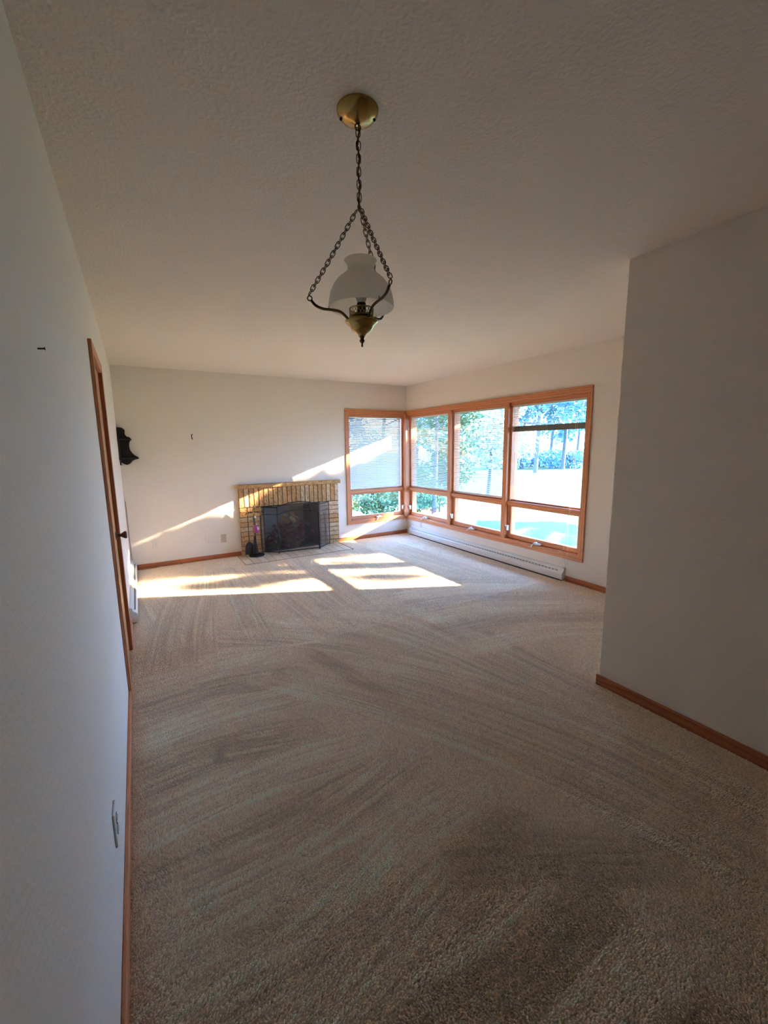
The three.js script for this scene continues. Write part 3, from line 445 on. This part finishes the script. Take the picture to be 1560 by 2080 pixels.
/* ------------------------------------------------------------------ pendant lamp */
{
  const ax = [0.805, 4.652], L = thing('pendant_lamp', 'antique brass oil-lamp style pendant with a white glass shade on three chains', 'pendant lamp', [ax[0], H, ax[1]]), Y = (y) => y - H;
  const canopy = mesh('canopy', lathe([[0.001, -0.034], [0.011, -0.0335], [0.017, -0.03], [0.034, -0.0265], [0.049, -0.018], [0.058, -0.008], [0.061, -0.003], [0.061, 0]].map(([r, y]) => [r, y]), 48), M.brass, L);
  for (const [x, z] of [[-0.0405, -0.0285], [0.046, 0.0165]]) mesh('canopy_screw', ball(x, -0.0185, z, 0.0045, 1, 8), M.iron, canopy);
  mesh('canopy_loop', new THREE.TorusGeometry(0.0085, 0.0022, 8, 20).translate(0, -0.043, 0), M.brassDark, L);
  const linkGeo = (l, w, r) => { const h = (l - w) / 2, pts = []; for (let i = 0; i <= 6; i++) { const a = Math.PI * i / 6; pts.push(V(w / 2 * Math.cos(a), h + w / 2 * Math.sin(a), 0)); } for (let i = 0; i <= 6; i++) { const a = Math.PI + Math.PI * i / 6; pts.push(V(w / 2 * Math.cos(a), -h + w / 2 * Math.sin(a), 0)); } return new THREE.TubeGeometry(new THREE.CatmullRomCurve3(pts, true), 28, r, 6, true); };
  const chain = (A, B, geo, pitch, spin, sag = 0) => { const a = V(...A), b = V(...B), d = a.distanceTo(b), n = Math.round(d / pitch); for (let i = 0; i < n; i++) { const t = (i + 0.5) / n, m = mesh('chain_link', geo, M.brassDark, L); m.position.copy(a).lerp(b, t); m.position.y -= sag * 4 * t * (1 - t); const tan = b.clone().sub(a).normalize(); m.quaternion.setFromUnitVectors(V(0, 1, 0), tan).multiply(new THREE.Quaternion().setFromAxisAngle(V(0, 1, 0), spin + (i % 2) * Math.PI / 2)); } };
  const big = linkGeo(0.026, 0.0115, 0.0015), small = linkGeo(0.021, 0.0115, 0.0014);
  const yj = 2.186;
  chain([0, -0.048, 0], [0, Y(yj), 0], big, 0.0172, 0.35);
  mesh('supply_cord', tube(Array.from({ length: 12 }, (_, i) => { const t = i / 11; return [0.003 * Math.sin(t * 18), -0.036 + t * (Y(yj) + 0.036), 0.003 * Math.cos(t * 18)]; }), 0.0022, 60, 6), std([0.05, 0.035, 0.025], 0.7), L);
  mesh('hanging_ring', new THREE.TorusGeometry(0.009, 0.002, 8, 20).rotateY(0.6).translate(0, Y(yj) - 0.004, 0), M.brassDark, L);
  const view = [0.469, -0.883], side = [0.883, 0.469], RR = 0.158, yr = 1.928;
  const dirs = [58.8, 178.8, 298.8].map((q) => { const a = q * Math.PI / 180, l = Math.cos(a), n = Math.sin(a); return [side[0] * l - view[0] * n, side[1] * l - view[1] * n]; });
  for (const [dx, dz] of dirs) {
    const p = (r, y) => [dx * r, Y(y), dz * r];
    chain([dx * 0.009, Y(yj) - 0.01, dz * 0.009], p(RR + 0.001, yr + 0.012), small, 0.0148, 0.5, 0.004);
    const arm = mesh('arm', tube([p(0.03, 1.853), p(0.045, 1.872), p(0.064, 1.889), p(0.09, 1.895), p(0.118, 1.898), p(0.14, 1.907), p(0.153, 1.921)], 0.0042, 28, 8), M.brassDark, L);
    mesh('arm_ring', (() => { const g = new THREE.TorusGeometry(0.0068, 0.0019, 8, 18); g.rotateY(Math.atan2(-dz, dx)); g.translate(...p(RR, yr)); return g; })(), M.brassDark, arm);
    mesh('shade_prong', rod(p(0.1, 1.896), p(0.1, 1.908), 0.0018, 6), M.brassDark, arm);
  }
  mesh('font', lathe([[0.001, Y(1.816)], [0.01, Y(1.817)], [0.013, Y(1.822)], [0.02, Y(1.828)], [0.028, Y(1.832)], [0.033, Y(1.838)], [0.037, Y(1.846)], [0.045, Y(1.853)], [0.051, Y(1.858)], [0.051, Y(1.863)], [0.042, Y(1.868)], [0.038, Y(1.874)], [0.001, Y(1.875)]], 44), M.brass, L);
  mesh('finial', lathe([[0.001, Y(1.786)], [0.0028, Y(1.787)], [0.0028, Y(1.797)], [0.0065, Y(1.8)], [0.0085, Y(1.805)], [0.0055, Y(1.81)], [0.0075, Y(1.814)], [0.0075, Y(1.82)], [0.001, Y(1.821)]], 20), M.brassDark, L);
  const gal = []; for (let i = 0; i < 22; i++) for (const s of [-1, 1]) { const a = i / 22 * Math.PI * 2, b = a + s * 0.42; gal.push(rod([0.037 * Math.cos(a), Y(1.874), 0.037 * Math.sin(a)], [0.0375 * Math.cos(b), Y(1.898), 0.0375 * Math.sin(b)], 0.0011, 4)); }
  for (const y of [1.875, 1.898]) gal.push(new THREE.TorusGeometry(0.0373, 0.0016, 6, 40).rotateX(Math.PI / 2).translate(0, Y(y), 0));
  mesh('gallery', gal, M.brass, L);
  const sp = [[0.1, 1.9], [0.1012, 1.905], [0.1, 1.92], [0.0955, 1.941], [0.087, 1.961], [0.074, 1.979], [0.057, 1.993], [0.045, 2.002], [0.0405, 2.011], [0.0405, 2.02], [0.044, 2.03], [0.05, 2.037]], inner = sp.slice().reverse().map(([r, y]) => [r - 0.0025, y]);
  mesh('glass_shade', lathe([...sp, ...inner, sp[0]].map(([r, y]) => [r, Y(y)]), 64), M.opal, L);
  mesh('socket', lathe([[0.001, Y(1.874)], [0.014, Y(1.874)], [0.014, Y(1.915)], [0.001, Y(1.916)]], 20), M.brassDark, L);
  mesh('bulb', lathe([[0.011, Y(1.912)], [0.016, Y(1.928)], [0.024, Y(1.95)], [0.024, Y(1.966)], [0.015, Y(1.98)], [0.001, Y(1.984)]], 22), M.bulb, L);
}

/* ------------------------------------------------------------------ outdoors */
{
  const g = new THREE.PlaneGeometry(190, 190, 120, 120); g.rotateX(-Math.PI / 2); g.translate(30, 0, 0);
  const p = g.attributes.position;
  for (let i = 0; i < p.count; i++) { const x = p.getX(i), z = p.getZ(i), d = Math.hypot(x - 2, z - 3); p.setY(i, GROUND + sm(9, 40, d) * (0.35 * (vn(x * 0.06 + 50, z * 0.06 + 50, 999, 999, 5) - 0.5))); }
  g.computeVertexNormals(); boxUV(g); struct('lawn', g, M.lawn, 'wide sunlit lawn outside the windows');
}
function leaves(blobs, n, size, rr, droop = 0) { // blobs: [x, y, z, radius, flatten]; leaf-shaped quads scattered in their outer part
  const pos = new Float32Array(n * 18), nor = new Float32Array(n * 18), uv = new Float32Array(n * 12), tot = blobs.reduce((s, b) => s + b[3] * b[3], 0);
  const a = V(0, 0, 0), b = V(0, 0, 0), c = V(0, 0, 0), q = V(0, 0, 0);
  for (let i = 0; i < n; i++) {
    let pick = rr() * tot, k = 0; while (k < blobs.length - 1 && (pick -= blobs[k][3] ** 2) > 0) k++;
    const B = blobs[k], th = rr() * Math.PI * 2, ph = Math.acos(2 * rr() - 1), r = B[3] * Math.pow(rr(), 0.45);
    const dir = V(Math.sin(ph) * Math.cos(th), Math.cos(ph), Math.sin(ph) * Math.sin(th));
    q.set(B[0] + dir.x * r, B[1] + dir.y * r * (B[4] ?? 1), B[2] + dir.z * r);
    a.set(rr() - 0.5, rr() - 0.5 - droop, rr() - 0.5).normalize(); b.set(rr() - 0.5, rr() - 0.3, rr() - 0.5).cross(a).normalize(); c.crossVectors(a, b);
    const l = size * (0.6 + 0.8 * rr()), w = l * 0.34, P = [[0, 0, 0], [0.5, 1, 0.08], [1, 0, 0], [0, 0, 0], [1, 0, 0], [0.5, -1, 0.08]];
    P.forEach(([s, t, u], j) => { const o = i * 18 + j * 3; for (const [e, m] of [[0, 'x'], [1, 'y'], [2, 'z']]) { pos[o + e] = q[m] + a[m] * l * s + b[m] * w * t + c[m] * l * u; nor[o + e] = -c[m]; } });
  }
  const g = new THREE.BufferGeometry(); g.setAttribute('position', new THREE.BufferAttribute(pos, 3)); g.setAttribute('normal', new THREE.BufferAttribute(nor, 3)); g.setAttribute('uv', new THREE.BufferAttribute(uv, 2)); return g;
}
function trunkGeo(h, r, rr, lean = 0.5, branches = 7) {
  const top = [(rr() - 0.5) * lean, h, (rr() - 0.5) * lean], l = [], bend = [(rr() - 0.5) * lean * 0.7, h * 0.5, (rr() - 0.5) * lean * 0.7];
  const cv = new THREE.CatmullRomCurve3([V(0, -0.15, 0), V(...bend), V(...top)]);
  for (let k = 0; k < 6; k++) { const a = cv.getPoint(k / 6), b = cv.getPoint((k + 1) / 6); l.push(rod(a.toArray(), b.toArray(), r * (1 - k * 0.13), 9, r * (1 - (k + 1) * 0.13))); }
  for (let k = 0; k < branches; k++) { const t = 0.3 + 0.65 * k / branches, a = cv.getPoint(t), an = k * 2.4 + rr(), len = h * (0.22 + 0.2 * rr()), b = V(a.x + Math.cos(an) * len, a.y + len * (0.25 + 0.6 * rr()), a.z + Math.sin(an) * len), m = a.clone().lerp(b, 0.5); m.y -= len * 0.08; l.push(rod(a.toArray(), m.toArray(), r * 0.42 * (1.1 - t), 6, r * 0.3 * (1.1 - t)), rod(m.toArray(), b.toArray(), r * 0.3 * (1.1 - t), 6, r * 0.1)); }
  return merge(l);
}
// far row of tall trees at the end of the lawn, each of one of three builds
const protoTree = [0, 1, 2].map((k) => { const rr = rngOf(200 + k), b = []; for (let i = 0; i < 26; i++) { const a = rr() * 6.28, r = 1.9 * Math.sqrt(rr()), y = 2.2 + rr() * 8.2; b.push([Math.cos(a) * r * 1.1, y, Math.sin(a) * r * 1.1, 0.45 + rr() * 0.7, 0.75]); } return [trunkGeo(9.5, 0.15, rr, 1.3, 13), leaves(b, 5200, 0.26, rr, 0.2)]; });
const farTrees = [['leftmost of the far trees, behind the pane beside the corner post', 0.50, -0.866, 29], ['second far tree from the left, mostly behind the lowered blinds', 0.575, -0.818, 38], ['far tree seen through the left part of the middle blind', 0.635, -0.772, 32], ['far tree seen through the right part of the middle blind', 0.69, -0.724, 42], ['leaning far tree at the left edge of the half-raised blind bay', 0.752, -0.659, 36], ['slim straight far tree in the left third of the half-raised blind bay', 0.772, -0.636, 31], ['far tree further back in the centre of the half-raised blind bay', 0.789, -0.614, 41], ['far tree right of centre in the half-raised blind bay', 0.806, -0.592, 35], ['farthest tree, set back at the right of the half-raised blind bay', 0.822, -0.570, 46], ['far tree at the right edge of the half-raised blind bay', 0.838, -0.546, 31]];
farTrees.forEach(([label, dx, dz, d], i) => { const k = i % 3, t = thing('far_tree', label, 'tree', [0.159 + dx * d, GROUND, 5.869 + dz * d]); t.rotation.y = i * 1.9; const s = 0.9 + 0.25 * hash(i, 3, 9); t.scale.set(s, s * 1.12, s); mesh('trunk', protoTree[k][0], M.bark, t); tag(mesh('foliage', protoTree[k][1], M.leafFarHaze, t), null, null, null, 'stuff'); });
{ // low growth under the far trees
  const rr = rngOf(301), g = [0, 1].map(() => { const b = []; for (let i = 0; i < 12; i++) b.push([(rr() - 0.5) * 5, 0.35 + rr() * 0.8, (rr() - 0.5) * 1.6, 0.5 + rr() * 0.45, 0.8]); return leaves(b, 1800, 0.2, rr); });
  [['low dark bushes at the lawn edge under the leaning far tree', 0.744, -0.668, 36], ['low dark bushes at the lawn edge in the centre of the half-raised blind bay', 0.787, -0.617, 39], ['low dark bushes at the lawn edge by the right window casing', 0.826, -0.563, 37], ['low bushes at the lawn edge behind the middle blind', 0.67, -0.742, 39]].forEach(([label, dx, dz, d], i) => { const t = thing('far_bush', label, 'bush', [0.159 + dx * d, GROUND, 5.869 + dz * d]); t.rotation.y = -0.65; mesh('stem', [rod([-0.6, -0.05, 0], [-0.9, 0.9, 0.1], 0.04, 6, 0.015), rod([0.4, -0.05, 0], [0.8, 1.0, 0], 0.04, 6, 0.015)], M.bark, t); tag(mesh('foliage', g[i % 2], M.leafFarHaze, t), null, null, null, 'stuff'); });
}
// nearer garden: sunlit tree beside the lawn, shrubs at the corner of the house
function plant(name, label, cat, pos, seed, blobs, n, size, mat, h, r, group) { const rr = rngOf(seed), t = thing(name, label, cat, pos, group); mesh(cat === 'tree' ? 'trunk' : 'stem', trunkGeo(h, r, rr, h * 0.15, 6), M.bark, t); tag(mesh('foliage', leaves(blobs, n, size, rr), mat, t), null, null, null, 'stuff'); return t; }
const cloud = (seed, n, rx, y0, y1, rz, r0, r1) => { const rr = rngOf(seed), b = []; for (let i = 0; i < n; i++) { const a = rr() * 6.28, e = Math.sqrt(rr()); b.push([Math.cos(a) * e * rx, y0 + rr() * (y1 - y0), Math.sin(a) * e * rz, r0 + rr() * (r1 - r0), 0.85]); } return b; };
plant('garden_tree', 'sunlit leafy tree beyond the lawn behind the middle blind', 'tree', [11.5, GROUND, -5.6], 401, cloud(1, 20, 1.7, 1.4, 4.4, 1.7, 0.5, 0.9), 6500, 0.14, M.leafSunPale, 4.2, 0.1);
plant('garden_tree', 'slim tree with a bluish trunk outside the bay beside the corner', 'tree', [6.41, GROUND, -2.32], 402, cloud(2, 14, 0.9, 1.7, 3.6, 0.9, 0.3, 0.6), 4200, 0.1, M.leafNear, 3.6, 0.065);
plant('garden_shrub', 'dense green shrub outside the far-wall window, at its left', 'shrub', [4.45, GROUND, -3.2], 403, cloud(3, 16, 0.75, 0.35, 1.6, 0.5, 0.25, 0.4), 5200, 0.075, M.leafNear, 1.3, 0.03);
plant('garden_shrub', 'dense green shrub outside the far-wall window, at its right', 'shrub', [5.5, GROUND, -3.6], 404, cloud(4, 16, 0.8, 0.35, 1.7, 0.5, 0.25, 0.42), 5200, 0.075, M.leafNear, 1.3, 0.03);
plant('garden_shrub', 'leafy shrub low outside the bay beside the corner', 'shrub', [7.05, GROUND, -2.9], 405, cloud(5, 16, 0.9, 0.3, 1.5, 0.6, 0.25, 0.42), 5200, 0.08, M.leafNear, 1.2, 0.03);
plant('garden_shrub', 'small green shrub beside the slim tree, behind the corner-side bay', 'shrub', [6.3, GROUND, -3.0], 407, cloud(7, 14, 0.6, 0.3, 1.3, 0.5, 0.22, 0.36), 4200, 0.075, M.leafNear, 1.1, 0.03);
plant('garden_shrub', 'green shrub with haze blue in its leaf colour, further back behind the far-wall window', 'shrub', [6.3, GROUND, -6.2], 406, cloud(6, 18, 1.5, 0.4, 2.2, 0.8, 0.4, 0.6), 5200, 0.11, M.leafFarHaze, 1.6, 0.04);
{
  const rock = (seed) => { const g = new THREE.IcosahedronGeometry(1, 4), p = g.attributes.position, v = V(0, 0, 0); for (let i = 0; i < p.count; i++) { v.fromBufferAttribute(p, i); const k = 0.8 + 0.35 * vn(v.x * 1.6 + 20, v.y * 1.6 + v.z * 1.3 + 20, 99, 99, seed) + 0.06 * vn(v.x * 6 + 30, v.z * 6 + v.y * 5 + 30, 99, 99, seed + 1); p.setXYZ(i, v.x * k, v.y * k, v.z * k); } g.computeVertexNormals(); return g; };
  const g = [rock(1), rock(5)];
  for (const [label, x, z, s, sy, k] of [['tall pale garden boulder standing left of centre outside the far-wall window', 4.2, -2.15, 0.2, 1.9, 0], ['low pale garden boulder at the left outside the far-wall window', 3.75, -2.2, 0.2, 0.9, 1], ['round pale garden boulder outside the bay beside the corner', 6.1, -1.55, 0.3, 1.0, 0], ['low wide pale garden boulder near the middle bay', 6.8, -1.6, 0.3, 0.8, 1]]) { const m = tag(mesh('garden_boulder', g[k], M.rock), label, 'boulder', 'pale boulders in the garden'); m.position.set(x, GROUND + s * sy * 0.55, z); m.scale.set(s, s * sy, s); }
}
/* trees between the house and the low sun: what they let through falls on the floor and the far wall.  A clump at window position (z, y) stands where the sun ray through that place passes. */
{
  const S = 10, at = (z, y) => [W + 0.045 + S, y + 0.345 * S, z + 0.5 * S];
  const tree = (label, z0, seed, list, n, size) => { const base = [W + 0.045 + S, GROUND, z0 + 0.5 * S], rr = rngOf(seed), t = thing('shade_tree', label, 'tree', base); const blobs = list.map(([z, y, r, f]) => { const q = at(z, y); return [(rr() - 0.5) * 0.2, q[1] - GROUND, q[2] - base[2], r, f ?? 1]; }); mesh('trunk', trunkGeo(3.6, 0.07, rr, 0.3, 6), M.bark, t); tag(mesh('foliage', leaves(blobs, n, size, rr), M.leafNear, t), null, null, null, 'stuff'); return t; };
  const top1 = []; for (let k = 0; k < 13; k++) top1.push([-0.1 + k * 0.115, 1.36 + 0.03 * (k % 3), 0.15]); for (let k = 0; k < 6; k++) top1.push([0.78 + k * 0.095, 1.57 + 0.03 * (k % 2), 0.1]);
  tree('leafy tree out on the sunny side, farthest toward the corner', 0.75, 501, [...top1, [0.1, 1.0, 0.35], [0.3, 1.05, 0.4], [0.2, 0.75, 0.25], [0.75, 1.0, 0.45], [1.15, 1.0, 0.42], [1.4, 0.75, 0.36], [0.95, 0.6, 0.3], [0.55, 0.75, 0.25], [1.35, 1.25, 0.2], [0.5, -0.5, 0.5], [1.1, -0.4, 0.55], [0.8, -1.2, 0.7], [0.2, -1.0, 0.6]], 19000, 0.11);
  const col = [], slope = []; for (let k = 0; k < 11; k++) col.push([2.25, 0.38 + k * 0.13, 0.1]); for (let k = 0; k < 6; k++) slope.push([1.5 + k * 0.1, 1.47 + k * 0.028, 0.12], [1.56 + k * 0.1, 1.63 + k * 0.012, 0.08]);
  tree('leafy tree out on the sunny side, opposite the middle bay', 1.95, 502, [[1.97, 0.5, 0.1, 3], ...col, ...slope, [1.55, 1.36, 0.15], [1.85, 1.25, 0.14], [1.55, 0.95, 0.3], [1.3, 0.4, 0.24], [2.0, 1.05, 0.24], [1.7, 1.15, 0.2], [1.62, 1.5, 0.13], [1.8, 1.56, 0.12], [2.0, 1.42, 0.14], [2.2, 1.35, 0.16], [2.15, 1.66, 0.08], [1.7, -0.25, 0.5], [2.2, -0.3, 0.5], [1.9, -1.1, 0.8], [1.4, -1.0, 0.5]], 12000, 0.1);
  tree('leafy tree out on the sunny side, opposite the near bay', 2.8, 503, [[2.7, 0.55, 0.14], [2.62, 0.95, 0.2], [2.85, 1.15, 0.16], [2.5, 1.4, 0.15], [2.75, 1.5, 0.14], [2.4, 1.2, 0.1], [2.7, -0.3, 0.5], [3.2, -0.45, 0.55], [2.9, -1.2, 0.8], [3.6, -0.9, 0.6]], 9000, 0.1);
  tree('small leafy tree at the right end of the row on the sunny side', 4.2, 504, [[4.0, -0.2, 0.5], [4.6, -0.5, 0.6], [4.2, -1.2, 0.8], [5.0, -1.0, 0.7]], 6200, 0.11);
  tree('rounded tree in the sunny-side row that shades the near lawn', -0.9, 505, [[-0.1, -1.3, 0.5], [-0.6, -1.3, 0.5], [0.2, -1.65, 0.5], [-0.2, -0.7, 0.6], [-0.7, -0.9, 0.7], [-1.3, -1.0, 0.7], [-0.4, -1.5, 0.6], [-1.0, -1.6, 0.6], [-1.6, -1.5, 0.55]], 17000, 0.12);
  tree('rounded tree in the sunny-side row, out past the corner', -2.7, 506, [[-2.1, -1.1, 0.65], [-2.7, -1.2, 0.65], [-3.2, -1.2, 0.6], [-2.3, -1.7, 0.5], [-2.9, -1.75, 0.5]], 9000, 0.12);
}

scene.traverse((o) => { if (o.isMesh) { o.castShadow = true; o.receiveShadow = true; } });
renderer.render(scene, camera);
